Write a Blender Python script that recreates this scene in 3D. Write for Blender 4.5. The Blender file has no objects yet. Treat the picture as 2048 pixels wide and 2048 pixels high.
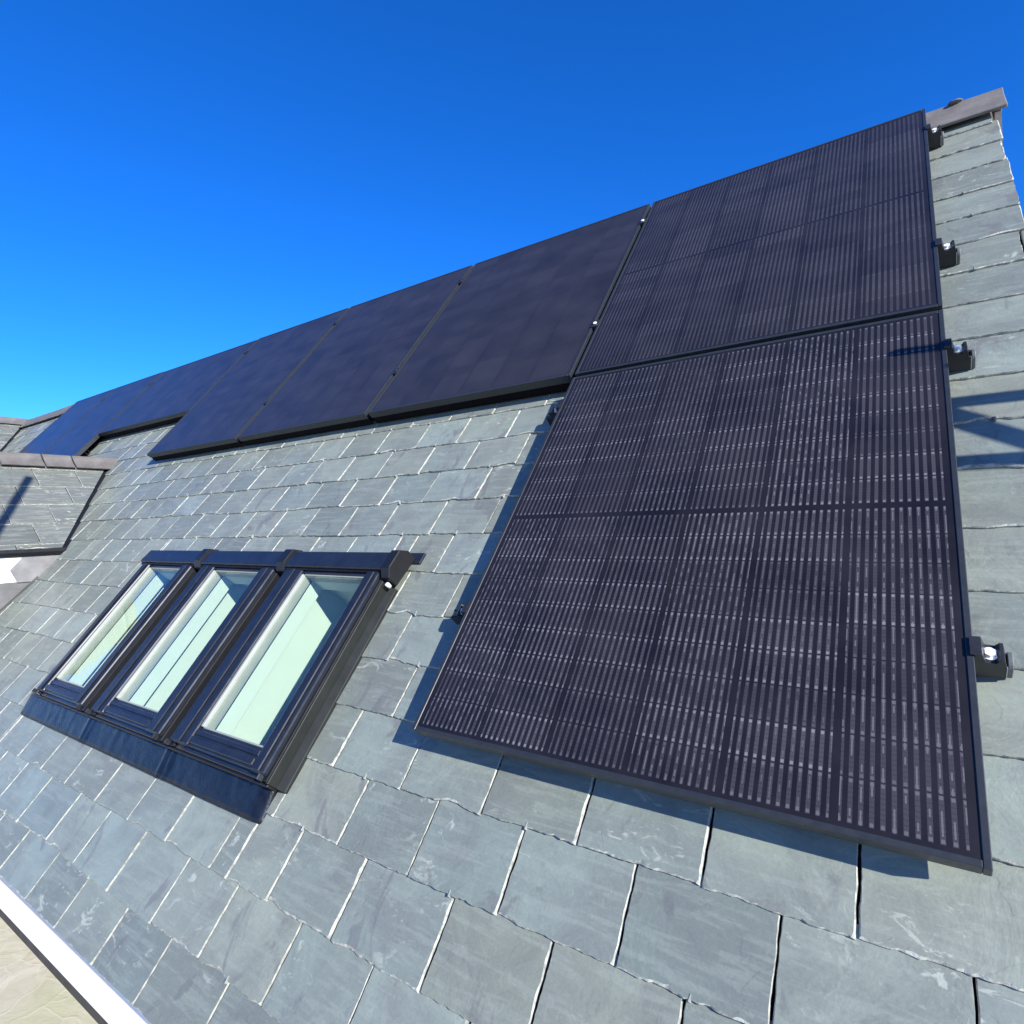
import bpy, bmesh, math, random
from mathutils import Matrix, Vector, noise
random.seed(11)
scene = bpy.context.scene
COL = scene.collection
R = math.radians
PITCH = R(49)
cP, sP = math.cos(PITCH), math.sin(PITCH)
ROOF = Matrix.Rotation(PITCH, 4, 'X')      # roof coordinates (along ridge, up slope, out of roof) -> world
I4 = Matrix.Identity(4)
SUN_ROOF = Vector((.118, .021, .080)).normalized()
SUN = (ROOF.to_3x3() @ SUN_ROOF).normalized()
ROOF_N = -.08                              # slate surface lies 80 mm under the panel glass
W, H, GAP = 1.134, 1.385, .02

# ------------------------------------------------------------------ materials
class NT:
    def __init__(self, name):
        self.m = bpy.data.materials.new(name); self.m.use_nodes = True
        self.t = self.m.node_tree; self.n = self.t.nodes; self.l = self.t.links
        self.b = self.n['Principled BSDF']; self.out = self.n['Material Output']
    def node(self, typ, **kw):
        x = self.n.new(typ)
        for k, v in kw.items():
            if k.startswith('i_'):
                key = k[2:]
                key = int(key) if key.isdigit() else key.replace('_', ' ')
                x.inputs[key].default_value = v
            else: setattr(x, k, v)
        return x
    def link(self, a, b): self.l.new(a, b)
    def math(self, op, a, b=None, c=None, clamp=False):
        x = self.n.new('ShaderNodeMath'); x.operation = op; x.use_clamp = clamp
        for i, v in enumerate((a, b, c)):
            if v is None: continue
            if isinstance(v, (int, float)): x.inputs[i].default_value = v
            else: self.l.new(v, x.inputs[i])
        return x.outputs[0]
    def mix(self, f, a, b, mode='MIX'):
        x = self.n.new('ShaderNodeMix'); x.data_type = 'RGBA'; x.blend_type = mode
        for s, v in ((0, f), (6, a), (7, b)):
            if isinstance(v, (int, float)): x.inputs[s].default_value = v
            elif isinstance(v, tuple): x.inputs[s].default_value = (*v, 1) if len(v) == 3 else v
            else: self.l.new(v, x.inputs[s])
        return x.outputs[2]
    def noise(self, vec, scale, detail=4, rough=.55, dist=0):
        x = self.n.new('ShaderNodeTexNoise'); x.inputs['Scale'].default_value = scale
        x.inputs['Detail'].default_value = detail; x.inputs['Roughness'].default_value = rough
        x.inputs['Distortion'].default_value = dist
        if vec is not None: self.l.new(vec, x.inputs['Vector'])
        return x.outputs['Fac']
    def ramp(self, fac, stops):
        x = self.n.new('ShaderNodeValToRGB'); e = x.color_ramp.elements
        while len(e) < len(stops): e.new(.5)
        for el, (p, c) in zip(e, stops):
            el.position = p; el.color = (c, c, c, 1) if isinstance(c, (int, float)) else (*c, 1)
        self.l.new(fac, x.inputs[0]); return x.outputs[0]
    def coords(self, kind='Object'):
        return self.n.new('ShaderNodeTexCoord').outputs[kind]
    def mapping(self, vec, scale=(1, 1, 1), rot=(0, 0, 0), loc=(0, 0, 0)):
        x = self.n.new('ShaderNodeMapping'); self.l.new(vec, x.inputs[0])
        x.inputs['Location'].default_value = loc; x.inputs['Rotation'].default_value = rot; x.inputs['Scale'].default_value = scale
        return x.outputs[0]
    def bump(self, h, strength=.3, dist=.01, normal=None):
        x = self.n.new('ShaderNodeBump'); x.inputs['Strength'].default_value = strength; x.inputs['Distance'].default_value = dist
        self.l.new(h, x.inputs['Height'])
        if normal is not None: self.l.new(normal, x.inputs['Normal'])
        return x.outputs[0]
    def set(self, **kw):
        for k, v in kw.items():
            s = self.b.inputs[k.replace('_', ' ')]
            if isinstance(v, (int, float)): s.default_value = v
            elif isinstance(v, tuple): s.default_value = (*v, 1) if len(v) == 3 else v
            else: self.l.new(v, s)
        return self

def simple(name, col, rough=.5, metal=0., var=.12, nscale=12, bump=.0, **kw):
    k = NT(name); co = k.coords()
    f = k.noise(co, nscale, 6, .6)
    lo = tuple(c * (1 - var) for c in col); hi = tuple(min(1, c * (1 + var)) for c in col)
    c = k.mix(k.ramp(f, [(.3, 0.), (.7, 1.)]), lo, hi)
    k.set(Base_Color=c, Metallic=metal)
    k.set(Roughness=k.math('MULTIPLY_ADD', k.noise(co, nscale * 2.3, 3), .25, max(.02, rough - .12)))
    if bump: k.set(Normal=k.bump(k.noise(co, nscale * 6, 5), bump, .004))
    k.set(**kw)
    return k.m

def slate_material(name, tint=(.206, .236, .197)):
    k = NT(name); co = k.coords()
    rnd = k.node('ShaderNodeNewGeometry').outputs['Random Per Island']
    wn = k.node('ShaderNodeTexWhiteNoise', noise_dimensions='1D'); k.link(rnd, wn.inputs['W'])
    off = k.node('ShaderNodeVectorMath', operation='MULTIPLY_ADD')
    k.link(wn.outputs['Color'], off.inputs[0]); off.inputs[1].default_value = (7, 7, 7); k.link(co, off.inputs[2])
    v = off.outputs[0]
    big = k.noise(v, 6, 5, .6, .6)
    fine = k.noise(v, 160, 6, .7)
    streak = k.noise(k.mapping(v, (3.0, 26, 3), (0, 0, .5)), 2.2, 6, .65, .4)
    dk = tuple(c * .79 for c in tint); lt = tuple(c * 1.15 for c in tint)
    c = k.mix(k.ramp(rnd, [(0., 0.), (1., 1.)]), dk, lt)
    hue = k.mix(wn.outputs['Value'], (1.03, 1.0, .96), (.94, 1.0, 1.06))
    c = k.mix(1., c, hue, 'MULTIPLY')
    c = k.mix(k.math('MULTIPLY', k.ramp(big, [(.38, 0.), (.62, 1.)]), .48), c, (.120, .126, .120))
    c = k.mix(k.math('MULTIPLY', k.ramp(streak, [(.50, 0.), (.60, 1.)]), .34), c, (.255, .285, .245))
    # pale dusty scrapes and chips left by handling
    vm = k.noise(k.mapping(v, (1, 2.2, 1), (0, 0, .9)), 11, 8, .72, 1.2)
    msk = k.noise(v, 3.2, 2)
    sc = k.math('MULTIPLY', k.ramp(vm, [(.585, 0.), (.625, 1.)]), k.ramp(msk, [(.47, 0.), (.60, 1.)]))
    c = k.mix(k.math('MULTIPLY', sc, .8), c, (.36, .39, .33))
    # a few dark mineral blotches
    dm = k.noise(k.mapping(v, (1.6, 1, 1), (0, 0, .3)), 4.2, 6, .62, .9)
    c = k.mix(k.math('MULTIPLY', k.ramp(dm, [(.60, 0.), (.65, 1.)]), .50), c, (.110, .108, .112))
    c = k.mix(.30, c, k.ramp(fine, [(.2, .12), (.8, .48)]), 'OVERLAY')
    k.set(Base_Color=c)
    k.set(Roughness=k.math('MULTIPLY_ADD', big, .22, .36), Specular_IOR_Level=.5)
    # riven surface: shallow terraces plus grain
    terr = k.ramp(k.noise(k.mapping(v, (1, 1.8, 1), (0, 0, .4)), 7, 3, .5, .8), [(.40, 0.), (.42, .35), (.55, .4), (.57, .8), (.68, .85), (.70, 1.)])
    n1 = k.bump(terr, .28, .0022)
    n2 = k.bump(big, .35, .012, n1)
    n3 = k.bump(fine, .22, .0014, n2)
    k.set(Normal=n3)
    return k.m

def slate_edge_material():
    k = NT('slate_edge'); co = k.coords()
    f = k.noise(co, 55, 6, .7)
    c = k.mix(k.ramp(f, [(.36, 0.), (.62, 1.)]), (.15, .16, .14), (.40, .405, .35))
    k.set(Base_Color=c, Roughness=.7, Normal=k.bump(f, .6, .004))
    return k.m

def cell_material(name, w, h, rows, cols, along_v=True, contrast=1., pads=.75):
    """Black half-cut cells: dark busbar bands, paler cell bands, bright solder pads at the cell ends."""
    k = NT(name)
    uv = k.node('ShaderNodeUVMap').outputs[0]
    s = k.node('ShaderNodeSeparateXYZ'); k.link(uv, s.inputs[0])
    X, Y = (s.outputs[0], s.outputs[1]) if along_v else (s.outputs[1], s.outputs[0])
    w, h = (w, h) if along_v else (h, w)
    mg = .018
    fx = k.math('DIVIDE', k.math('SUBTRACT', X, mg), (w - 2 * mg) / cols)      # column coordinate
    half = h / 2
    ymir = k.math('ABSOLUTE', k.math('SUBTRACT', Y, half))
    fy = k.math('DIVIDE', k.math('SUBTRACT', ymir, .007), (half - mg - .007) / rows)
    cx, cy = k.math('FLOOR', fx), k.math('FLOOR', fy)
    side = k.math('GREATER_THAN', Y, half)
    px, py = k.math('FRACT', fx), k.math('FRACT', fy)
    inside = k.math('MULTIPLY', k.math('MULTIPLY', k.math('GREATER_THAN', fx, 0.), k.math('LESS_THAN', fx, cols)),
                    k.math('MULTIPLY', k.math('GREATER_THAN', fy, 0.), k.math('LESS_THAN', fy, rows)))
    ex = k.math('ABSOLUTE', k.math('SUBTRACT', px, .5)); ey = k.math('ABSOLUTE', k.math('SUBTRACT', py, .5))
    cell = k.math('MULTIPLY', inside, k.math('MULTIPLY', k.math('LESS_THAN', ex, .462), k.math('LESS_THAN', ey, .487)))
    NB = 12
    bx = k.math('MULTIPLY', px, NB); bi = k.math('FLOOR', bx); bf = k.math('ABSOLUTE', k.math('SUBTRACT', k.math('FRACT', bx), .5))
    band = k.math('MULTIPLY_ADD', k.math('LESS_THAN', bf, .235), contrast, .45 * (1 - contrast))
    def wnoise(a, b, c_):
        cb = k.node('ShaderNodeCombineXYZ'); k.link(a, cb.inputs[0]); k.link(b, cb.inputs[1])
        if isinstance(c_, (int, float)): cb.inputs[2].default_value = c_
        else: k.link(c_, cb.inputs[2])
        oi = k.node('ShaderNodeObjectInfo').outputs['Random']
        ad = k.node('ShaderNodeVectorMath', operation='ADD'); k.link(cb.outputs[0], ad.inputs[0]); k.link(oi, ad.inputs[1])
        x = k.node('ShaderNodeTexWhiteNoise', noise_dimensions='3D'); k.link(ad.outputs[0], x.inputs[0]); return x.outputs['Value']
    rc = wnoise(cx, k.math('ADD', cy, k.math('MULTIPLY', side, 50)), 3.3)
    rcol = wnoise(cx, k.math('MULTIPLY', side, 9), 7.7)
    # thin finger groups that cut each band into bricks
    fing = k.math('LESS_THAN', k.math('ABSOLUTE', k.math('SUBTRACT', k.math('FRACT', k.math('MULTIPLY', py, 9)), .5)), .43)
    # bright pads near the two ends of every cell, stronger in some cells
    pad_end = k.math('MULTIPLY', k.math('GREATER_THAN', ey, .385), k.math('LESS_THAN', ey, .468))
    pad_mid = k.math('MULTIPLY', k.math('LESS_THAN', bf, .085),
                     k.math('GREATER_THAN', wnoise(k.math('ADD', k.math('MULTIPLY', cx, 10), bi), k.math('FLOOR', k.math('MULTIPLY', fy, 6)), side), .58))
    pad_mid = k.math('MULTIPLY', pad_mid, k.ramp(rcol, [(.45, 0.), (.9, .42)]))
    pad = k.math('MAXIMUM', k.math('MULTIPLY', pad_end, k.ramp(rc, [(.10, .12), (.95, .66)])), pad_mid)
    pad = k.math('MULTIPLY', k.math('MULTIPLY', k.math('MULTIPLY', pad, pads), k.math('LESS_THAN', bf, .17)), cell)
    base = k.mix(rc, (.027, .0250, .031), (.043, .040, .047))
    dark = (.0045, .0045, .0070)
    c = k.mix(band, dark, base)
    c = k.mix(k.math('MULTIPLY', k.math('SUBTRACT', 1., fing), .5), c, dark)
    gw = .35 * (1 - contrast)
    c = k.mix(cell, (.006 + .028 * gw, .0055 + .026 * gw, .008 + .030 * gw), c)
    c = k.mix(pad, c, (.25, .235, .255))
    dust = k.noise(k.coords(), 5, 5, .6)
    c = k.mix(k.math('MULTIPLY', k.ramp(dust, [(.35, 0.), (.8, 1.)]), .05), c, (.25, .23, .24))
    k.set(Base_Color=c, Roughness=.42, Specular_IOR_Level=.25, Coat_Weight=.25, Coat_Roughness=.08, Coat_IOR=1.30)
    return k.m

def glass_material():
    k = NT('window_glass')
    tr = k.node('ShaderNodeBsdfTransparent'); tr.inputs[0].default_value = (.93, .97, .94, 1)
    gl = k.node('ShaderNodeBsdfGlossy'); gl.inputs['Roughness'].default_value = .01
    lw = k.node('ShaderNodeLayerWeight')
    fres = k.math('MULTIPLY_ADD', k.math('POWER', lw.outputs['Facing'], 5.), .9, .075)
    mx = k.node('ShaderNodeMixShader')
    k.link(fres, mx.inputs[0]); k.link(tr.outputs[0], mx.inputs[1]); k.link(gl.outputs[0], mx.inputs[2])
    k.link(mx.outputs[0], k.out.inputs[0])
    return k.m

def paving_material():
    k = NT('stone_paving'); co = k.coords()
    v = k.node('ShaderNodeTexVoronoi', feature='DISTANCE_TO_EDGE'); v.inputs['Scale'].default_value = 6.5
    wob = k.node('ShaderNodeVectorMath', operation='MULTIPLY_ADD')
    nz = k.node('ShaderNodeTexNoise'); nz.inputs['Scale'].default_value = 5; k.link(co, nz.inputs[0])
    k.link(nz.outputs['Color'], wob.inputs[0]); wob.inputs[1].default_value = (.35, .35, 0); k.link(co, wob.inputs[2])
    k.link(wob.outputs[0], v.inputs['Vector'])
    ridge = k.ramp(v.outputs['Distance'], [(0., 1.), (.05, 0.)])
    n = k.noise(co, 7, 8, .65, .7)
    c = k.mix(k.ramp(n, [(.3, 0.), (.7, 1.)]), (.36, .34, .24), (.50, .46, .37))
    g = k.noise(co, 2.3, 4)
    c = k.mix(k.math('MULTIPLY', k.ramp(g, [(.45, 0.), (.7, 1.)]), .5), c, (.38, .40, .22))
    c = k.mix(k.math('MULTIPLY', ridge, .14), c, (.60, .58, .48))
    k.set(Base_Color=c, Roughness=.8, Normal=k.bump(k.math('ADD', n, k.math('MULTIPLY', ridge, .12)), .4, .012))
    return k.m

M_SLATE = slate_material('green_grey_slate')
M_SLATE_OLD = slate_material('darker_dormer_slate', (.115, .128, .118))
M_EDGE = slate_edge_material()
M_DECK = simple('roof_underlay', (.02, .021, .024), .9)
M_RIDGE = simple('grey_brown_ridge_clay', (.102, .096, .090), .8, var=.3, nscale=9, bump=.35)
M_LEAD = simple('weathered_lead', (.150, .150, .150), .6, var=.3, nscale=8, bump=.25)
M_MORTAR = simple('pale_mortar', (.55, .52, .47), .85, var=.2, bump=.4)
M_WHITE = simple('white_painted_board', (.84, .85, .86), .45, var=.03)
M_RENDER = simple('white_render', (.80, .80, .79), .85, var=.05, bump=.15)
M_GUTTER = simple('black_gutter_plastic', (.008, .0085, .010), .38, var=.2, Specular_IOR_Level=.3)
M_BROWN = simple('dark_brown_board', (.035, .030, .026), .7, var=.3, nscale=20)
M_FRAME = simple('black_anodised_frame', (.022, .026, .031), .42, .2, var=.15, nscale=30)
M_SHADE = simple('shade_black_strip', (.003, .003, .004), .8, 0, var=.1, Specular_IOR_Level=.1)  # near-black colour standing in for the shade below the upper row
M_RAIL = simple('black_rail_metal', (.022, .024, .028), .38, .3, var=.15, nscale=30)
M_RAILCUT = simple('bare_cut_aluminium', (.62, .64, .64), .35, .85, var=.1, nscale=40)
M_STEEL = simple('stainless_steel', (.70, .70, .67), .50, .25, var=.1, nscale=40)
M_CAP = simple('grey_rubber_cap', (.085, .095, .095), .5, var=.2, nscale=40)
M_CLAD = simple('navy_black_cladding', (.011, .014, .021), .30, 0, var=.25, nscale=16, Specular_IOR_Level=.38)
M_CASE = simple('matt_black_casing', (.006, .007, .009), .55, 0, var=.2, nscale=14, Specular_IOR_Level=.2)
M_CLADG = simple('grey_side_flashing', (.011, .0135, .013), .5, 0, var=.25, nscale=14, Specular_IOR_Level=.25)
M_APRON = simple('creased_navy_lead_apron', (.005, .007, .013), .34, 0, var=.5, nscale=22, bump=.25, Specular_IOR_Level=.3)
M_BEAD = simple('pale_glazing_bead', (.24, .26, .24), .5, var=.08)
M_LINING = simple('pale_green_white_lining', (.49, .56, .49), .6, var=.02)
M_GLASS = glass_material()
M_GALV = simple('galvanised_tube', (.42, .43, .44), .45, .7, var=.15)
M_PAVE = paving_material()
M_CELL_P = cell_material('black_solar_cells_upright', W, H, 9, 6)
M_CELL_Q = cell_material('black_solar_cells_fine_wired', W, H, 9, 6, contrast=.8, pads=.12)
M_CELL_F = cell_material('black_solar_cells_plain', W, H, 9, 6, contrast=.22, pads=0.)
M_CELL_L = cell_material('black_solar_cells_lying', 1.64, .90, 9, 6, along_v=False, contrast=.2, pads=0.)

# ------------------------------------------------------------------ mesh helpers
class MB:
    def __init__(self): self.bm = bmesh.new(); self.mats = []
    def mi(self, m):
        if m not in self.mats: self.mats.append(m)
        return self.mats.index(m)
    def quad(self, pts, m):
        f = self.bm.faces.new([self.bm.verts.new(p) for p in pts]); f.material_index = self.mi(m); return f
    def box(self, a, b, m, bev=.0, seg=1, mat=None):
        """axis-aligned box between corners a and b (in local coordinates)"""
        t = bmesh.new()
        x = [min(a[i], b[i]) for i in range(3)]; y = [max(a[i], b[i]) for i in range(3)]
        bmesh.ops.create_cube(t, size=1)
        for v in t.verts: v.co = Vector([x[i] + (v.co[i] + .5) * (y[i] - x[i]) for i in range(3)])
        if bev: bmesh.ops.bevel(t, geom=list(t.edges), offset=bev, segments=seg, affect='EDGES', profile=.5)
        if mat is not None: t.transform(mat)
        self.merge(t, m)
    def merge(self, t, m):
        i = self.mi(m); vm = {}
        for v in t.verts: vm[v] = self.bm.verts.new(v.co)
        for f in t.faces:
            g = self.bm.faces.new([vm[v] for v in f.verts]); g.material_index = i; g.smooth = f.smooth
        t.free()
    def prism(self, prof, axis, lo, hi, m, bev=0):
        """extrude a 2-D profile along axis (0=x,1=y,2=z); profile gives the other two coordinates in order"""
        t = bmesh.new()
        def P(p, h):
            q = list(p); q.insert(axis, h); return Vector(q)
        A = [t.verts.new(P(p, lo)) for p in prof]; B = [t.verts.new(P(p, hi)) for p in prof]
        n = len(prof)
        t.faces.new(A); t.faces.new(B[::-1])
        for i in range(n): t.faces.new((A[i], B[i], B[(i + 1) % n], A[(i + 1) % n]))
        bmesh.ops.recalc_face_normals(t, faces=t.faces)
        if bev: bmesh.ops.bevel(t, geom=list(t.edges), offset=bev, segments=1, affect='EDGES')
        self.merge(t, m)
    def cyl(self, p, q, r, m, n=16, smooth=True):
        t = bmesh.new(); p, q = Vector(p), Vector(q); d = q - p
        bmesh.ops.create_cone(t, cap_ends=True, segments=n, radius1=r, radius2=r, depth=d.length)
        mt = Matrix.Translation((p + q) / 2) @ d.to_track_quat('Z', 'Y').to_matrix().to_4x4()
        t.transform(mt)
        for f in t.faces: f.smooth = smooth and len(f.verts) == 4
        self.merge(t, m)
    def build(self, name, parent=None, mat=None):
        me = bpy.data.meshes.new(name); self.bm.to_mesh(me); self.bm.free()
        for m in self.mats: me.materials.append(m)
        o = bpy.data.objects.new(name, me); COL.objects.link(o)
        if parent: o.parent = parent
        if mat is not None: o.matrix_basis = mat
        return o

def tag(o, label=None, cat=None, group=None, kind=None):
    for k, v in (('label', label), ('category', cat), ('group', group), ('kind', kind)):
        if v: o[k] = v
    return o
def thing(name, label, cat, mat=I4, group=None):
    o = bpy.data.objects.new(name, None); COL.objects.link(o); o.empty_display_size = .1
    o.matrix_basis = mat
    return tag(o, label, cat, group)
def roof_at(u, v, n=0): return ROOF @ Matrix.Translation((u, v, n))

# ------------------------------------------------------------------ slates
def add_slate(mb, u0, u1, v0, v1, n0, gauge, seed, rough=1., clip=None, smat=None, step=.022, tailfree=True, lift=0.):
    """one riven slate, tail at v0; n0 is the height of the tail's upper face"""
    def nz(a, b, s): return noise.noise(Vector((a * s + seed * 3.17, b * s, seed * 1.31)))
    th = .0050 + .0015 * nz(1, 2, 1)
    def pl(v): return n0 + lift - (v - v0) / gauge * .0065
    g = .0022
    nu = max(4, int((u1 - u0) / step)); nv = max(4, int((v1 - v0) / step))
    ew = random.choice((.1, .2, .4, .6, .8, 1.1)); tw = random.choice((.2, .3, .5, .9))
    ring = []   # (u, v, inset direction, inset amount)
    chip_u = u0 + random.random() * (u1 - u0); chip_w = .02 + .03 * random.random(); chip_d = random.choice((0, 0, .004, .009)) * rough
    for i in range(nu + 1):
        u = u0 + g + (u1 - u0 - 2 * g) * i / nu
        d = (.0030 * nz(u, v0, 45) + .0020 * nz(u, v0 + 3, 140)) * rough + chip_d * math.exp(-((u - chip_u) / chip_w) ** 2)
        ring.append((u, v0 + d, (0, 1), (tw * (.0014 + .0050 * abs(nz(u, v0, 40)) + .0060 * max(0, nz(u, v0 + 5, 170))) + .5 * chip_d * math.exp(-((u - chip_u) / chip_w) ** 2))))
    for i in range(1, nv + 1):
        v = v0 + (v1 - v0) * i / nv
        ring.append((u1 - g + (.0022 * nz(u1, v, 30) + .001 * nz(u1, v, 120)) * rough, v, (-1, 0), ew * (.0022 + .0042 * abs(nz(u1, v, 25)))))
    for i in range(1, nv + 1):
        v = v1 - (v1 - v0) * i / nv
        if i == nv: break
        ring.append((u0 + g + (.0022 * nz(u0, v, 30) + .001 * nz(u0, v, 120)) * rough, v, (1, 0), .0014 + .0022 * abs(nz(u0, v, 25))))
    # top-left corner belongs to the left edge
    ring.insert(nu + nv + 1, (u0 + g, v1, (1, 0), .0025))
    bm = mb.bm; e, t_ = mb.mi(M_EDGE), mb.mi(smat or M_SLATE)
    n = len(ring); inner = []; rim = []; bot = []
    for i, (u, v, (du, dv), a) in enumerate(ring):
        iu, iv = u + du * a, v + dv * a
        if i == 0: iu, iv = u + .003, v + a
        if i == nu: iu, iv = u - .006, v + a
        inner.append(bm.verts.new((iu, iv, pl(iv))))
        dr = .0022 if dv else .0036
        rim.append(bm.verts.new((u, v, pl(v) - dr)))
        bot.append(bm.verts.new((u, v, pl(v) - dr - th)))
    f = bm.faces.new(inner); f.material_index = t_
    for i in range(n):
        j = (i + 1) % n
        if ring[i][1] >= v1 - 1e-6 and ring[j][1] >= v1 - 1e-6: continue
        f = bm.faces.new((rim[i], rim[j], inner[j], inner[i])); f.material_index = e
        f = bm.faces.new((bot[i], bot[j], rim[j], rim[i])); f.material_index = e if i < nu + nv else t_

def slate_field(name, parent, mat, umin, umax, vmin, vmax, gauge, width, phase, n_top, holes=(), umax_at=None, clip_planes=(), jit=.012, seed0=0, hooks=False, smat=None):
    mb = MB(); k0 = int(math.floor((vmin - .04) / gauge))
    v = vmin; row = 0
    rows = []
    kk = k0
    while .04 + kk * gauge < vmax:
        rows.append((kk, .04 + kk * gauge)); kk += 1
    for kk, vb in rows:
        if vb + gauge < vmin: continue
        ur = umax_at(vb) if umax_at else umax
        off = phase + (.5 * width if kk % 2 else 0)
        j = math.floor((umin - off) / width) - 1
        edges = []
        while True:
            u = off + j * width + random.uniform(-jit, jit)
            if umax_at and 1.14 < u < 1.33 and vb > .0: j += 1; continue
            if u > ur + width: break
            edges.append(u); j += 1
        for a, b in zip(edges, edges[1:]):
            a2, b2 = max(a, umin), min(b, ur)
            if b2 - a2 < .03: continue
            v0 = vb + random.uniform(-.0035, .0035); v1 = min(vb + gauge * 1.12, vmax)
            v0 = max(v0, vmin)
            if v1 - v0 < .02: continue
            pieces = [(a2, b2, v0, v1)]
            for (hu0, hu1, hv0, hv1) in holes:
                nxt = []
                for (p, q, r, s) in pieces:
                    if q <= hu0 or p >= hu1 or s <= hv0 or r >= hv1: nxt.append((p, q, r, s)); continue
                    if p < hu0 - .02: nxt.append((p, hu0, r, s))
                    if q > hu1 + .02: nxt.append((hu1, q, r, s))
                    pp, qq = max(p, hu0), min(q, hu1)
                    if qq - pp > .02:
                        if r < hv0 - .02: nxt.append((pp, qq, r, hv0))
                        if s > hv1 + .02: nxt.append((pp, qq, hv1, s))
                pieces = nxt
            for (p, q, r, s) in pieces:
                far = p < -3.2
                add_slate(mb, p, q, r, s, n_top + random.uniform(-.0012, .0012) - (r - vb) / gauge * .0065, gauge, random.random() * 50 + seed0, smat=smat,
                          rough=.3 if r < -.7 else 1., step=.05 if far else (.0085 if (r < .25 or p > 1.0) else .016))
            if hooks and vb > vmin and a2 == a and -2.9 < a < ur - .2 and random.random() < .5:
                hc = (a + b) / 2 + random.uniform(-.006, .006)
                if not any(h0 - .03 < hc < h1 + .03 and h2 - .03 < v0 < h3 + .03 for h0, h1, h2, h3 in holes):
                    nt_ = n_top
                    sk = random.uniform(-.002, .002); wd = random.uniform(.0012, .0022); up = random.uniform(.005, .012)
                    mb.prism([(hc - wd, v0 - .004), (hc + wd, v0 - .004), (hc + wd * .6 + sk, v0 + up), (hc - wd * .4 + sk, v0 + up)], 2, nt_ - .010, nt_ + .0020, M_BEAD)
    for co, no in clip_planes:
        bmesh.ops.bisect_plane(mb.bm, geom=list(mb.bm.verts) + list(mb.bm.edges) + list(mb.bm.faces), plane_co=co, plane_no=no, clear_outer=True)
    return mb.build(name, parent, mat)

# ------------------------------------------------------------------ the house
house = thing('house', 'house whose steep grey-green slate roof fills the picture below the black solar panels', 'house')
RIDGE_V = 2.85
UL, UR = -12.0, 1.357
HOLE = (-2.30, -.452, -.300, .592)
GAUGE = .1637
slate_field('slate_roof', house, ROOF, UL, UR, -.752, 2.80, GAUGE, .25, .10, ROOF_N,
            holes=[HOLE], hooks=True, umax_at=lambda v: UR if v > 1.80 else 1.62)
# underlay deck with the opening for the windows
mb = MB(); hu0, hu1, hv0, hv1 = HOLE; dn = ROOF_N - .028
hu0 += .05; hu1 -= .02; hv0 += .08; hv1 -= .08
for a, b, c, d in ((UL, hu0, -.75, 2.84), (hu1, UR - .01, -.75, 2.84), (hu0, hu1, -.75, hv0), (hu0, hu1, hv1, 2.84), (UR - .01, 1.60, -.75, 1.80)):
    mb.quad([(a, c, dn), (b, c, dn), (b, d, dn), (a, d, dn)], M_DECK)
mb.build('roof_deck', house, ROOF)
# ridge apex in world coordinates
apex = ROOF @ Vector((0, RIDGE_V, ROOF_N))
yr, zr = apex.y, apex.z
# back slope, seen only past the verge
mb = MB()
back = lambda u, d, n=0: Vector((u, yr + d * cP + n * sP, zr - d * sP + n * cP))
mb.quad([back(UL, 4), back(UR, 4), back(UR, .0), back(UL, .0)], M_SLATE)
mb.quad([back(UL, .0, -.03), back(UR, .0, -.03), back(UR, 4, -.03), back(UL, 4, -.03)], M_DECK)
mb.build('rear_slope', house)
# verge strips closing the roof edge, pale mortar bedding under slates
mb = MB()
mb.box((UR - .040, 1.86, ROOF_N - .045), (UR - .012, 2.80, ROOF_N - .019), M_RIDGE)
mb.build('verge', house, ROOF)
mb = MB()
mb.prism([(yr + .02, zr - .04), (yr + .30, zr - .36), (yr + .30, zr - .52), (yr + .02, zr - .18)], 0, UR - .05, UR + .022, M_RIDGE)
mb.build('verge', house)
# gable wall and front/back walls
EAVE_Y, EAVE_Z = -.425, -.66
mb = MB()
zb = -.92
yb = 2 * yr - EAVE_Y
ap = (yr, zr - .10)
mb.prism([(EAVE_Y + .12, zb), (EAVE_Y + .12, EAVE_Z - .06), ap, (yb - .1, EAVE_Z - .06), (yb - .1, zb)], 0, UR - .13, UR - .05, M_RENDER)
mb.prism([(EAVE_Y + .12, zb), (EAVE_Y + .12, EAVE_Z - .06), ap, (yb - .1, EAVE_Z - .06), (yb - .1, zb)], 0, UL, UL + .1, M_RENDER)
mb.box((UL + .1, EAVE_Y + .12, zb), (UR - .13, EAVE_Y + .20, EAVE_Z - .06), M_RENDER)
mb.box((UL + .1, yb - .14, zb), (UR - .13, yb - .06, EAVE_Z - .06), M_RENDER)
mb.build('wall', house)
# ridge tiles
def ridge_tile(parent, mat, length, wing=.150, pitch=R(45.5), off=.013, th=.014):
    """angle ridge tile: apex at local origin, runs along +x"""
    c, s = math.cos(pitch), math.sin(pitch)
    r = .022
    out = []; inn = []
    def pt(side, d, n): return (side * (d * c + n * s), -d * s + n * c)
    out = [pt(-1, wing, off + th), pt(-1, r, off + th)]
    topz = off + th + .004
    out += [(-.012, topz / c * .97 - .004), (0, topz / c * .97), (.012, topz / c * .97 - .004)]
    out += [pt(1, r, off + th), pt(1, wing, off + th)]
    inn = [pt(1, wing, off), (0, off / c), pt(-1, wing, off)]
    m = MB(); m.prism(out + inn, 0, 0, length, M_RIDGE, bev=.003)
    return m.build('ridge_tile', parent, mat)
u = UR + .03; first = None
while u > UL:
    L = .44
    mt = Matrix.Translation((u - L + .008, yr, zr - .004 + random.uniform(-.003, .003))) @ Matrix.Rotation(random.uniform(-.006, .006), 4, 'Z')
    if first is None: first = ridge_tile(house, mt, L - .012)
    else:
        o = first.copy(); COL.objects.link(o); o.parent = house; o.matrix_basis = mt
    u -= L
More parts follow.
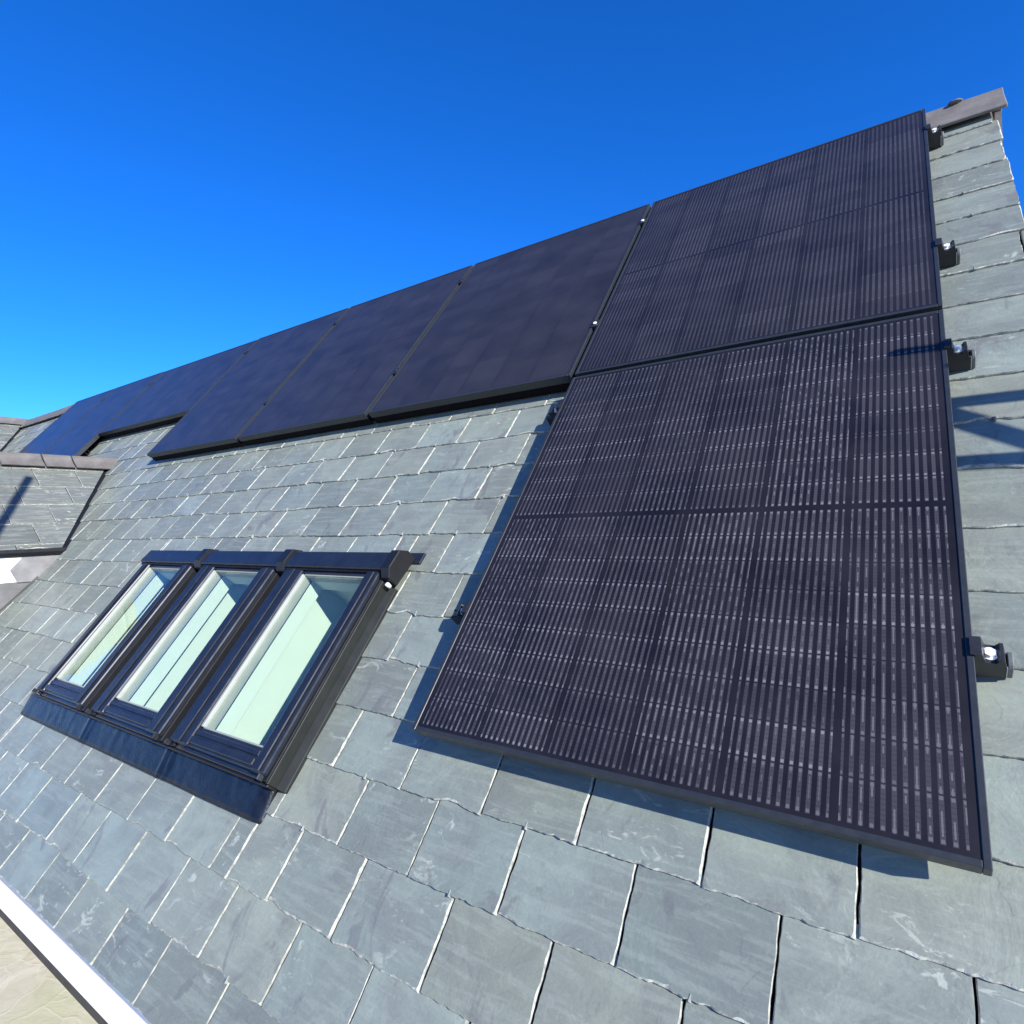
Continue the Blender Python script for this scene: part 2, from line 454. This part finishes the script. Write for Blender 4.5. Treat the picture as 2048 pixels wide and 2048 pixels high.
# mortar lump on the ridge near its right end
mb = MB(); t = bmesh.new(); bmesh.ops.create_icosphere(t, subdivisions=2, radius=1)
for v in t.verts:
    v.co *= 1 + .18 * noise.noise(v.co * 2.1); v.co = Vector((v.co.x * .026, v.co.y * .022, v.co.z * .007))
for f in t.faces: f.smooth = True
mb.merge(t, M_RIDGE); mb.build('mortar_lump', house, Matrix.Translation((1.235, yr - .012, zr + .036)))
# eaves: white board with dark board under it
mb = MB(); mb.box((-8, -.462, -.672), (2.2, -.424, -.640), M_WHITE, .004, 2); mb.build('white_eaves_board', house)
mb = MB(); mb.box((-8, -.458, -.706), (2.2, -.426, -.6745), M_BROWN, .002); mb.build('dark_eaves_board', house)

# ------------------------------------------------------------------ roof windows (roof coordinates)
def roof_window(L, Rr, gl, gr, label):
    w = bpy.data.objects.new('roof_window', None); COL.objects.link(w); w.parent = house
    w.matrix_basis = ROOF @ Matrix.Translation(((L + Rr) / 2, .12, 0)); w['label'] = label
    o = Matrix.Translation((-(L + Rr) / 2, -.12, 0))
    B, T, gb, gt = -.222, .476, -.142, .455
    lo = -.118
    m = MB()     # fixed outer casing
    m.box((L, B, lo), (L + .030, T, -.022), M_CASE, .003)
    m.box((Rr - .030, B, lo), (Rr, T, -.022), M_CASE, .003)
    m.box((L + .0305, B, lo), (Rr - .0305, B + .022, -.030), M_CLAD, .003)
    m.box((L + .0305, T - .012, lo), (Rr - .0305, T + .09, -.034), M_CLAD, .003)
    m.build('frame', w, o)
    m = MB()     # opening sash with stepped metal covers
    for a, b in ((L + .012, gl - .018), (gr + .004, Rr - .012)):
        m.box((a, B + .012, -.060), (b, T - .004, -.004), M_CLAD, .007, 2)
        mid = (a + b) / 2
        m.box((mid - .010, B + .016, -.0035), (mid + .016, T - .006, .002), M_CLAD, .003)
    m.box((gl - .0175, B + .014, -.060), (gr + .0035, gb - .003, -.012), M_CLAD, .004, 2)
    m.box((gl - .016, B + .024, -.0115), (gr + .002, B + .046, -.004), M_CLAD, .003)
    m.box((gl - .016, B + .052, -.0115), (gr + .002, gb - .012, -.0075), M_CLAD, .002)
    m.box((gl - .0175, gt + .003, -.060), (gr + .0035, T - .005, -.014), M_CLAD, .004)
    m.build('sash', w, o)
    m = MB()     # pale gasket line around the glass
    m.box((gl - .0172, gb, -.058), (gl - .004, gt, -.012), M_BEAD, .002)
    m.box((gl - .004, gt - .002, -.058), (gr + .003, gt + .0025, -.017), M_BEAD, .001)
    m.box((gl - .004, gb - .0025, -.058), (gr + .003, gb + .003, -.017), M_BEAD, .001)
    m.build('glazing_bead', w, o)
    m = MB(); m.box((gl - .0035, gb + .0035, -.030), (gr + .0030, gt - .0025, -.024), M_GLASS); m.build('pane', w, o)
    m = MB()     # lined shaft below the glass; inner frame, shadow groove, then the wider room lining
    a, b, c, d = gl - .0035, gr + .0035, gb - .002, gt + .002
    z0, z1, z2 = -.060, -.118, -.80
    g_ = .034
    def shaft(a, b, c, d, hi, lo):
        m.quad([(a, c, hi), (a, d, hi), (a, d, lo), (a, c, lo)], M_LINING)
        m.quad([(b, c, hi), (b, c, lo), (b, d, lo), (b, d, hi)], M_LINING)
        m.quad([(a, c, hi), (a, c, lo), (b, c, lo), (b, c, hi)], M_LINING)
        m.quad([(a, d, hi), (b, d, hi), (b, d, lo), (a, d, lo)], M_LINING)
    shaft(a, b, c, d, z0, z1)
    A, Bb, Cc, D = a - g_, b + g_, c - g_, d + g_
    for p, q, r, s in ((A, a, Cc, D), (b, Bb, Cc, D), (a, b, Cc, c), (a, b, d, D)):
        m.quad([(p, r, z1), (q, r, z1), (q, s, z1), (p, s, z1)], M_LINING)
    shaft(A, Bb, Cc, D, z1, z2)
    m.quad([(A, Cc, z2), (Bb, Cc, z2), (Bb, D, z2), (A, D, z2)], M_LINING)
    m.build('lining', w, o)
    for x in (L + .010, Rr - .018):      # bright end caps at the foot of the side covers
        m = MB(); m.prism([(x, B - .003), (x + .008, B - .003), (x + .006, B + .013), (x + .002, B + .013)], 2, -.016, .0035, M_RAIL, .001)
        m.build('cover_clip', w, o)
    # hood over the head of the window
    m = MB()
    m.prism([(.479, -.030), (.479, .002), (.488, .004), (.552, -.002), (.572, -.030), (.572, -.075)], 0, L - .02, Rr + .02, M_CLAD, .003)
    m.box((L - .018, .4705, -.020), (Rr + .018, .4785, -.008), M_GUTTER)
    m.build('hood', w, o)
    return w
WIN = [(-2.160, -1.665, -2.060, -1.762, 'farthest left and bluest of the three roof windows'),
       (-1.592, -1.030, -1.464, -1.135, 'middle roof window of the three'),
       (-.975, -.430, -.840, -.508, 'nearest and largest of the three roof windows')]
for wdat in WIN: roof_window(*wdat)
m = MB()         # flashing kit: valley gutters, hood joints, side upstand, head corner
for a, b in ((-1.664, -1.593), (-1.029, -.976)):
    m.box((a, -.235, -.098), (b, .50, -.088), M_GUTTER)
    mid = (a + b) / 2
    m.prism([(.462, -.060), (.462, -.012), (.492, .012), (.556, .008), (.578, -.030), (.578, -.075)], 0, mid - .026, mid + .026, M_GUTTER, .003)
m.prism([(.452, -.060), (.452, -.014), (.482, .010), (.556, .006), (.580, -.030), (.580, -.075)], 0, -.4295, -.388, M_GUTTER, .003)
m.prism([(-.429, -.022), (-.4295, -.105), (-.455, -.105), (-.452, -.090), (-.4345, -.080)], 1, -.225, .450, M_CLADG)
m.box((-.4295, -.225, -.105), (-.4235, .450, -.024), M_CLADG, .002)
m.prism([(-.4235, -.086), (-.4235, -.058), (-.400, -.073), (-.400, -.086)], 1, -.225, .450, M_CLADG, .001)
m.box((-2.262, .560, -.088), (-.360, .606, -.074), M_CLAD, .002)
m.box((-2.200, -.225, -.105), (-2.161, .49, -.060), M_CLAD, .003)
m.build('flashing', house, ROOF)
m = MB()         # creased lead apron under the windows
nx, nyy = 150, 8
vs = []
for i in range(nx + 1):
    for j in range(nyy + 1):
        uu = -2.285 + (1.845) * i / nx; f = j / nyy
        vv = -.224 - .092 * f - .0012 * noise.noise(Vector((uu * 5, 3, 0)))
        nn = -.052 - .020 * f + .0014 * noise.noise(Vector((uu * 30, vv * 16, 1))) + .0010 * noise.noise(Vector((uu * 90, vv * 70, 2)))
        for seam in (-1.628, -1.005):
            nn += .007 * math.exp(-((uu - seam) / .009) ** 2) + .005 * math.exp(-((uu - seam - .035) / .008) ** 2)
        if uu > -.47: nn -= (uu + .47) * .5
        vs.append(m.bm.verts.new((uu, vv, nn)))
for i in range(nx):
    for j in range(nyy):
        a = i * (nyy + 1) + j
        f = m.bm.faces.new((vs[a], vs[a + 1], vs[a + nyy + 2], vs[a + nyy + 1])); f.material_index = m.mi(M_APRON); f.smooth = True
        f.normal_update()
bmesh.ops.recalc_face_normals(m.bm, faces=m.bm.faces)
r = bmesh.ops.extrude_face_region(m.bm, geom=list(m.bm.faces))
for v in r['geom']:
    if isinstance(v, bmesh.types.BMVert): v.co.z -= .016
bmesh.ops.recalc_face_normals(m.bm, faces=m.bm.faces)
m.box((-2.21, -.232, -.075), (-.432, -.2225, -.034), M_GUTTER, .003)
m.build('apron', house, ROOF)
for uu in (-1.615, -.985, -.402):      # round fixing screws
    m = MB(); m.cyl((uu, .440, -.045), (uu, .440, -.030 if uu < -.5 else -.028), .0075, M_STEEL, 14)
    m.build('fixing_screw', house, ROOF)

# ------------------------------------------------------------------ dormers
def dormer(u_eave, z_eave, pitch, blen, y_front, seed, label, ridge_cuts, wall=True):
    d = bpy.data.objects.new('dormer', None); COL.objects.link(d); d.parent = house; d['label'] = label
    c, s = math.cos(pitch), math.sin(pitch)
    mt = Matrix(((0, -c, s, u_eave), (1, 0, 0, 0), (0, s, c, z_eave), (0, 0, 0, 1)))
    mt_l = mt.copy()
    u_r, z_r = u_eave - blen * c, z_eave + blen * s
    # valley line y = k0 + k1*b
    k0 = .869 * z_eave + .106; k1 = .869 * s
    no = Vector((1, -k1, 0)).normalized()
    slate_field('slate_slope', d, mt, y_front, k0 + k1 * blen + .1, 0, blen - .02, .205, .27, .08, .0, clip_planes=[((k0 - .030, 0, 0), no)], jit=.02, seed0=seed, smat=M_SLATE_OLD)
    m = MB()
    yv = lambda b: k0 + k1 * b
    m.quad([(y_front, 0, -.030), (yv(0) + .05, 0, -.030), (yv(blen) + .05, blen, -.030), (y_front, blen, -.030)], M_DECK)
    m.build('slope_deck', d, mt)
    m = MB()      # dark open valley gutter and its upstand
    a0, a1 = yv(-.02), yv(blen)
    m.prism([(a0 - .030, -.02), (a0 + .004, -.02), (a1 + .004, blen), (a1 - .030, blen)], 2, -.032, -.012, M_GUTTER)
    m.build('valley_gutter', d, mt)
    # far slope
    m = MB()
    P = lambda b, y: (u_r - (blen - b) * c, y, z_eave + b * s)
    m.quad([P(0, y_front), P(blen, y_front), P(blen, yv(blen)), P(0, yv(0))], M_SLATE_OLD); m.build('rear_slope', d)
    # ridge
    for y1, y0 in zip(ridge_cuts, ridge_cuts[1:]):
        ridge_tile(d, Matrix.Translation((u_r, y0 + .006, z_r - .006)) @ Matrix.Rotation(R(90), 4, 'Z'), y1 - y0 - .010, wing=.105, pitch=pitch, off=.024)
    m = MB(); m.prism([(u_r - .09, z_r - .055), (u_r, z_r + .055), (u_r + .115, z_r - .06), (u_r + .10, z_r - .09), (u_r - .1, z_r - .09)], 1, ridge_cuts[0] - .012, ridge_cuts[0] + .060, M_MORTAR, .006)
    m.build('mortar_bed', d)
    # gutter
    m = MB(); m.prism([(u_eave - .02, z_eave - .002), (u_eave + .012, z_eave - .002), (u_eave + .016, z_eave - .022), (u_eave + .004, z_eave - .048), (u_eave - .02, z_eave - .048)], 1, y_front, k0 - .01, M_GUTTER, .002)
    m.build('gutter', d)
    # cheek and gable walls
    uc = u_eave - .012
    zc = z_eave - .051
    yw = lambda z: .869 * z + .106 - .03
    m = MB()
    zl = z_eave - .205
    m.prism([(y_front + .1, zl), (yw(zl) + .04, zl), (yw(zc) + .04, zc), (y_front + .1, zc)], 0, uc - .10, uc, M_WHITE)
    zf = (y_front - .106) / .869 - .1
    ulm = 2 * u_r - u_eave
    m.prism([(ulm + .05, zf), (uc - .01, zf), (uc - .01, zc), (u_r, z_r - .08), (ulm + .05, zc)], 1, y_front + .1, y_front + .16, M_RENDER)
    m.build('wall', d)
    m = MB()
    m.prism([(yw(zl) - .06, zl - .004), (yw(zl) - .095, zl + .075), (yw(zl) - .04, zc - .012), (yw(zl) - .03, zc - .002), (yw(zc) + .06, zc - .002), (yw(zl) + .06, zl - .004)], 0, uc + .002, uc + .008, M_LEAD)
    m.build('step_flashing', d)
    m = MB()
    rs = lambda u_, v_: tuple(ROOF @ Vector((u_, v_, ROOF_N + .012)))
    vj = (zl + .0525) / sP
    m.quad([(uc, yw(zl) + .05, zl), (uc, y_front + .1, zl), rs(uc - .30, (y_front + .1) / .656 - .09), rs(uc - .30, vj - .14), rs(uc + .03, vj + .03)], M_LEAD)
    m.build('lead_apron', d)
    return d
dormer(-3.60, .425, R(41.2), .975, -.45, 100, 'near slate dormer with ridge tiles at the left edge', [1.10, .752, .562, .30, .06, -.2, -.45])
dormer(-7.93, .75, R(43.2), 1.99, -1.0, 300, 'far slate dormer showing only a sliver beyond the panels', [2.0, 1.6, 1.2, .8, .4, 0, -.5, -1.0])

# ------------------------------------------------------------------ solar panels
def solar_panel(u0, v0, w, h, cellmat, label, shade_strip=True):
    t = thing('solar_panel', label, 'solar panel', roof_at(u0, v0, 0), 'black solar panels on the slate roof')
    lip = .011
    m = MB()
    m.box((0, 0, -.035), (lip, h, 0), M_FRAME, .0012)
    m.box((w - lip, 0, -.035), (w, h, 0), M_FRAME, .0012)
    m.box((lip + .0003, 0, -.035), (w - lip - .0003, lip, 0), M_FRAME, .0012)
    m.box((lip + .0003, h - lip, -.035), (w - lip - .0003, h, 0), M_FRAME, .0012)
    m.build('frame', t)
    m = MB()
    x0, x1, y0, y1 = lip - .002, w - lip + .002, lip - .002, h - lip + .002
    f = m.quad([(x0, y0, -.0022), (x1, y0, -.0022), (x1, y1, -.0022), (x0, y1, -.0022)], cellmat)
    uvl = m.bm.loops.layers.uv.new('UVMap')
    for lp in f.loops: lp[uvl].uv = (lp.vert.co.x, lp.vert.co.y)
    m.quad([(x0, y0, -.0072), (x0, y1, -.0072), (x1, y1, -.0072), (x1, y0, -.0072)], M_FRAME)
    m.build('cell_sheet', t)
    if shade_strip:      # added black strip, painting the shade between frame and slates
        m = MB(); m.box((.002, .004, -.074), (w - .002, .007, -.0355), M_SHADE); m.build('gap_shade_strip', t)
    return t
V2 = H + GAP
P = W + GAP
solar_panel(0, 0, W, H, M_CELL_P, 'large black solar panel nearest the camera, alone below the upper row, with bold vertical stripes', shade_strip=False)
solar_panel(0, V2, W, H, M_CELL_Q, 'black solar panel at the right end of the upper row, directly above the lowest panel', shade_strip=False)
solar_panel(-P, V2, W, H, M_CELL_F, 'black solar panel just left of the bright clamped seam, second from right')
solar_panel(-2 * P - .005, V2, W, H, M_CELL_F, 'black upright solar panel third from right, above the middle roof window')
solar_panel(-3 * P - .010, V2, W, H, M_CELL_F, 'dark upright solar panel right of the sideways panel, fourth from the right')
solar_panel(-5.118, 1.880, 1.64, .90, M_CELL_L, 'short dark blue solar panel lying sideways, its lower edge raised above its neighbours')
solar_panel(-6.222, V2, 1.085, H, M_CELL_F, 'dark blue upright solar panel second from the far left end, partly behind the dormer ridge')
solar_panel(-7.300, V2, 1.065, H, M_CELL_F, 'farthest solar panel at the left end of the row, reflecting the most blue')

# ------------------------------------------------------------------ rails with hooks and clamps
def bolt(p, mb, r=.0085):
    x, y, z = p
    mb.cyl((x, y, z - .02), (x, y, z), r * .6, M_STEEL, 10)
    mb.cyl((x, y, z), (x, y, z + .0025), r * 1.45, M_STEEL, 18)
    mb.cyl((x, y, z + .0025), (x, y, z + .009), r, M_STEEL, 6, smooth=False)
def rail(v, u0, u1, label, right_end=True, left_end=False, mids=(), big=False):
    t = thing('mounting_rail', label, 'mounting rail', roof_at(u0, v, 0), 'rails carrying the solar panels')
    L = u1 - u0
    m = MB()
    # open channel: floor, two walls with inturned lips
    zt, zb = -.0375, -.076
    m.box((0, -.016, zb), (L, .016, zb + .004), M_RAIL, .0008)
    for sgn in (-1, 1):
        m.box((0, sgn * .016, zb + .0042), (L, sgn * .0130, zt), M_RAIL, .0008)
        m.box((0, sgn * .0128, zt - .0035), (L, sgn * .007, zt), M_RAIL, .0006)
    m.build('rail', t)
    for x in ([L] if right_end else []) + ([0] if left_end else []):
        m = MB()       # bare cut end catching the sun
        e = .0012 if x else -.0012
        m.box((x, -.0165, zb - .0005), (x + e, .0165, zb + .0045), M_RAILCUT)
        for sgn in (-1, 1): m.box((x, sgn * .0165, zb + .0047), (x + e, sgn * .0130, zt), M_RAILCUT)
        m.build('cut_end', t)
    for x in (.25, L * .5, L - .35):     # hooks from rail down to the slates
        m = MB(); m.box((x - .015, -.016, -.098), (x + .015, .016, zb - .0005), M_STEEL, .002); m.build('roof_hook', t)
    def end_clamp(x, sgn):
        c = MB()
        s = sgn
        # stepped clamp: foot on the rail, tall back against the frame, lip over the frame
        prof = [(0, zt), (0, .0025), (-.006 * s, .0025), (-.006 * s, .0050), (.010 * s, .0050), (.0125 * s, -.006), (.016 * s, -.020), (.030 * s, -.022), (.036 * s, -.012), (.041 * s, -.012), (.044 * s, -.030), (.044 * s, zt)]
        tb = bmesh.new(); 
        A = [tb.verts.new((x + p[0], -.018, p[1])) for p in prof]; B = [tb.verts.new((x + p[0], .018, p[1])) for p in prof]
        tb.faces.new(A); tb.faces.new(B[::-1]); n = len(prof)
        for i in range(n): tb.faces.new((A[i], B[i], B[(i + 1) % n], A[(i + 1) % n]))
        bmesh.ops.recalc_face_normals(tb, faces=tb.faces); c.merge(tb, M_RAIL)
        o = c.build('end_clamp', t)
        b = MB(); bolt((x + .0225 * s, 0, -.0215), b); b.build('bolt', o)
    if right_end:
        end_clamp(W - u0 + .0008, 1)
        m = MB()   # rounded end cap standing at the rail end
        ang = [math.pi * i / 8 for i in range(9)]
        prof = [(-.012, -.080), (.019, -.080)] + [(.004 + .018 * math.cos(a), -.052 + .018 * math.sin(a)) for a in ang]
        m.prism(prof, 0, L + .0016, L + .010, M_CAP, .0015)
        o = m.build('end_cap', t)
    if left_end:
        end_clamp(-u0 - .0008, -1)
    for x in mids:
        m = MB(); x -= u0
        m.box((x - .017, -.022, .0006), (x + .017, .022, .0040), M_RAIL, .001)
        m.box((x - .0075, -.021, -.036), (x + .0075, .021, .0004), M_RAIL)
        o = m.build('mid_clamp', t)
        b = MB(); b.cyl((x, 0, .004), (x, 0, .0080), .0075, M_STEEL if x + u0 > -.1 else M_RAIL, 14); b.build('bolt', o)
seams = [-GAP / 2, -P - GAP / 2 - .002, -2 * P - GAP / 2 - .007]
rail(.357, -.078, 1.180, 'lowest black mounting rail, its big clamp showing beside the lower part of the nearest panel', left_end=True)
rail(1.226, -.074, 1.184, 'second black mounting rail up, crossing under the top of the nearest panel', left_end=True)
rail(1.733, -3.46, 1.180, 'black mounting rail under the lower half of the upper row of panels', mids=seams)
rail(2.595, -7.28, 1.176, 'topmost black mounting rail, ending just below the ridge tiles', mids=seams + [-3.470, -5.128, -6.232])
rail(2.03, -5.11, -3.50, 'short hidden rail under the sideways panel', right_end=False)
rail(1.70, -7.28, -5.15, 'far left lower rail under the two farthest panels', right_end=False, mids=[-6.232])

# ------------------------------------------------------------------ scaffolding outside the picture: its tubes throw the bars of shadow
def tube_through(p, d, dist, a, b):
    """tube parallel to a shadow line: p, d in world, moved up-sun by dist"""
    q = Vector(p) + SUN * dist; d = Vector(d).normalized()
    return q + d * a, q + d * b
rw = lambda u, v, n=ROOF_N: ROOF @ Vector((u, v, n))
sc = thing('scaffold', 'galvanised scaffold beside the gable whose tubes throw the three shadow bars on the right-hand slates', 'scaffold', Matrix.Translation((4.6, .3, -.92)))
inv = sc.matrix_basis.inverted()
def sc_tube(name, p, q, r=.021):
    m = MB(); m.cyl(inv @ Vector(p), inv @ Vector(q), r, M_GALV, 20); return m.build(name, sc)
ux = ROOF.to_3x3() @ Vector((1, 0, 0))
for (u_, v_, t_) in ((1.06, 1.098, 1.2), (1.06, .886, 1.2)):
    a, b = tube_through(rw(u_, v_), ux, t_, 0, 4.2); sc_tube('ledger_tube', a, b)
p0, p1 = rw(1.08, 1.100), rw(1.30, .920)
a, b = tube_through(p0, p1 - p0, 1.16, -.05, 2.0); sc_tube('shadow_caster_tube', a, b, .020)
a, b = rw(1.036, 1.229, 0) + SUN * .9, rw(1.165, 1.222, 0) + SUN * 2.0
sc_tube('shadow_caster_tube', a, b, .015)  # added unseen tube nearly along the sun, casting the nearest panel's short shadow
for x in (4.6, 6.0):
    sc_tube('standard_tube', (x, .32, -.92), (x, .32, 2.9), .024)
m = MB()
a, b = tube_through((-4.150, .436, .941), Vector((.380, -.268, -.378)), 3.4, 0.0, 4.6); m.cyl(a, b, .026, M_GALV, 20)
tag(m.build('scaffold_tube'), 'raking scaffold tube that throws the dark bar of shadow across the dormer slates', 'scaffold tube')

# ------------------------------------------------------------------ ground
m = MB(); m.quad([(-250, -250, -.92), (250, -250, -.92), (250, 250, -.92), (-250, 250, -.92)], M_PAVE)
tag(m.build('terrace_paving'), kind='structure')

# ------------------------------------------------------------------ light, sky, camera
el = math.asin(SUN.z); az = math.atan2(SUN.x, SUN.y)
wd = bpy.data.worlds.new('World'); scene.world = wd; wd.use_nodes = True
nt = wd.node_tree; bg = nt.nodes['Background']
sky = nt.nodes.new('ShaderNodeTexSky'); sky.sky_type = 'NISHITA'; sky.sun_disc = False
sky.sun_elevation = el; sky.sun_rotation = az; sky.altitude = 3000; sky.air_density = 1.0; sky.dust_density = .3; sky.ozone_density = 10.0
hs = nt.nodes.new('ShaderNodeHueSaturation'); hs.inputs['Saturation'].default_value = 1.13; hs.inputs['Hue'].default_value = .508; hs.inputs['Value'].default_value = 1.0
nt.links.new(sky.outputs[0], hs.inputs['Color']); nt.links.new(hs.outputs[0], bg.inputs[0]); bg.inputs[1].default_value = .15
ld = bpy.data.lights.new('sun', 'SUN'); ld.energy = 5.0; ld.angle = R(.5); ld.color = (1, .95, .88)
lo = bpy.data.objects.new('sun', ld); COL.objects.link(lo); lo.rotation_euler = SUN.to_track_quat('Z', 'Y').to_euler(); lo.location = (8, -4, 6)
cd = bpy.data.cameras.new('camera'); cam = bpy.data.objects.new('camera', cd); COL.objects.link(cam)
right = Vector((.8223, .5691, -.0323)); fwd = Vector((-.5691, .8226, .0107))
fwd.normalize(); right = (right - fwd * right.dot(fwd)).normalized(); up = right.cross(fwd)
mt = Matrix((right, up, -fwd)).transposed().to_4x4(); mt.translation = Vector((1.0661, -1.0670, .5188))
cam.matrix_world = mt
cd.sensor_width = 36; cd.sensor_fit = 'HORIZONTAL'; cd.lens = 1180.24 / 2048 * 36; cd.clip_start = .02; cd.clip_end = 2000
scene.camera = cam
vs = scene.view_settings; vs.view_transform = 'Standard'; vs.look = 'None'; vs.exposure = 1.05; vs.gamma = 1; vs.use_curve_mapping = False
scene.cycles.max_bounces = 8; scene.cycles.transparent_max_bounces = 12
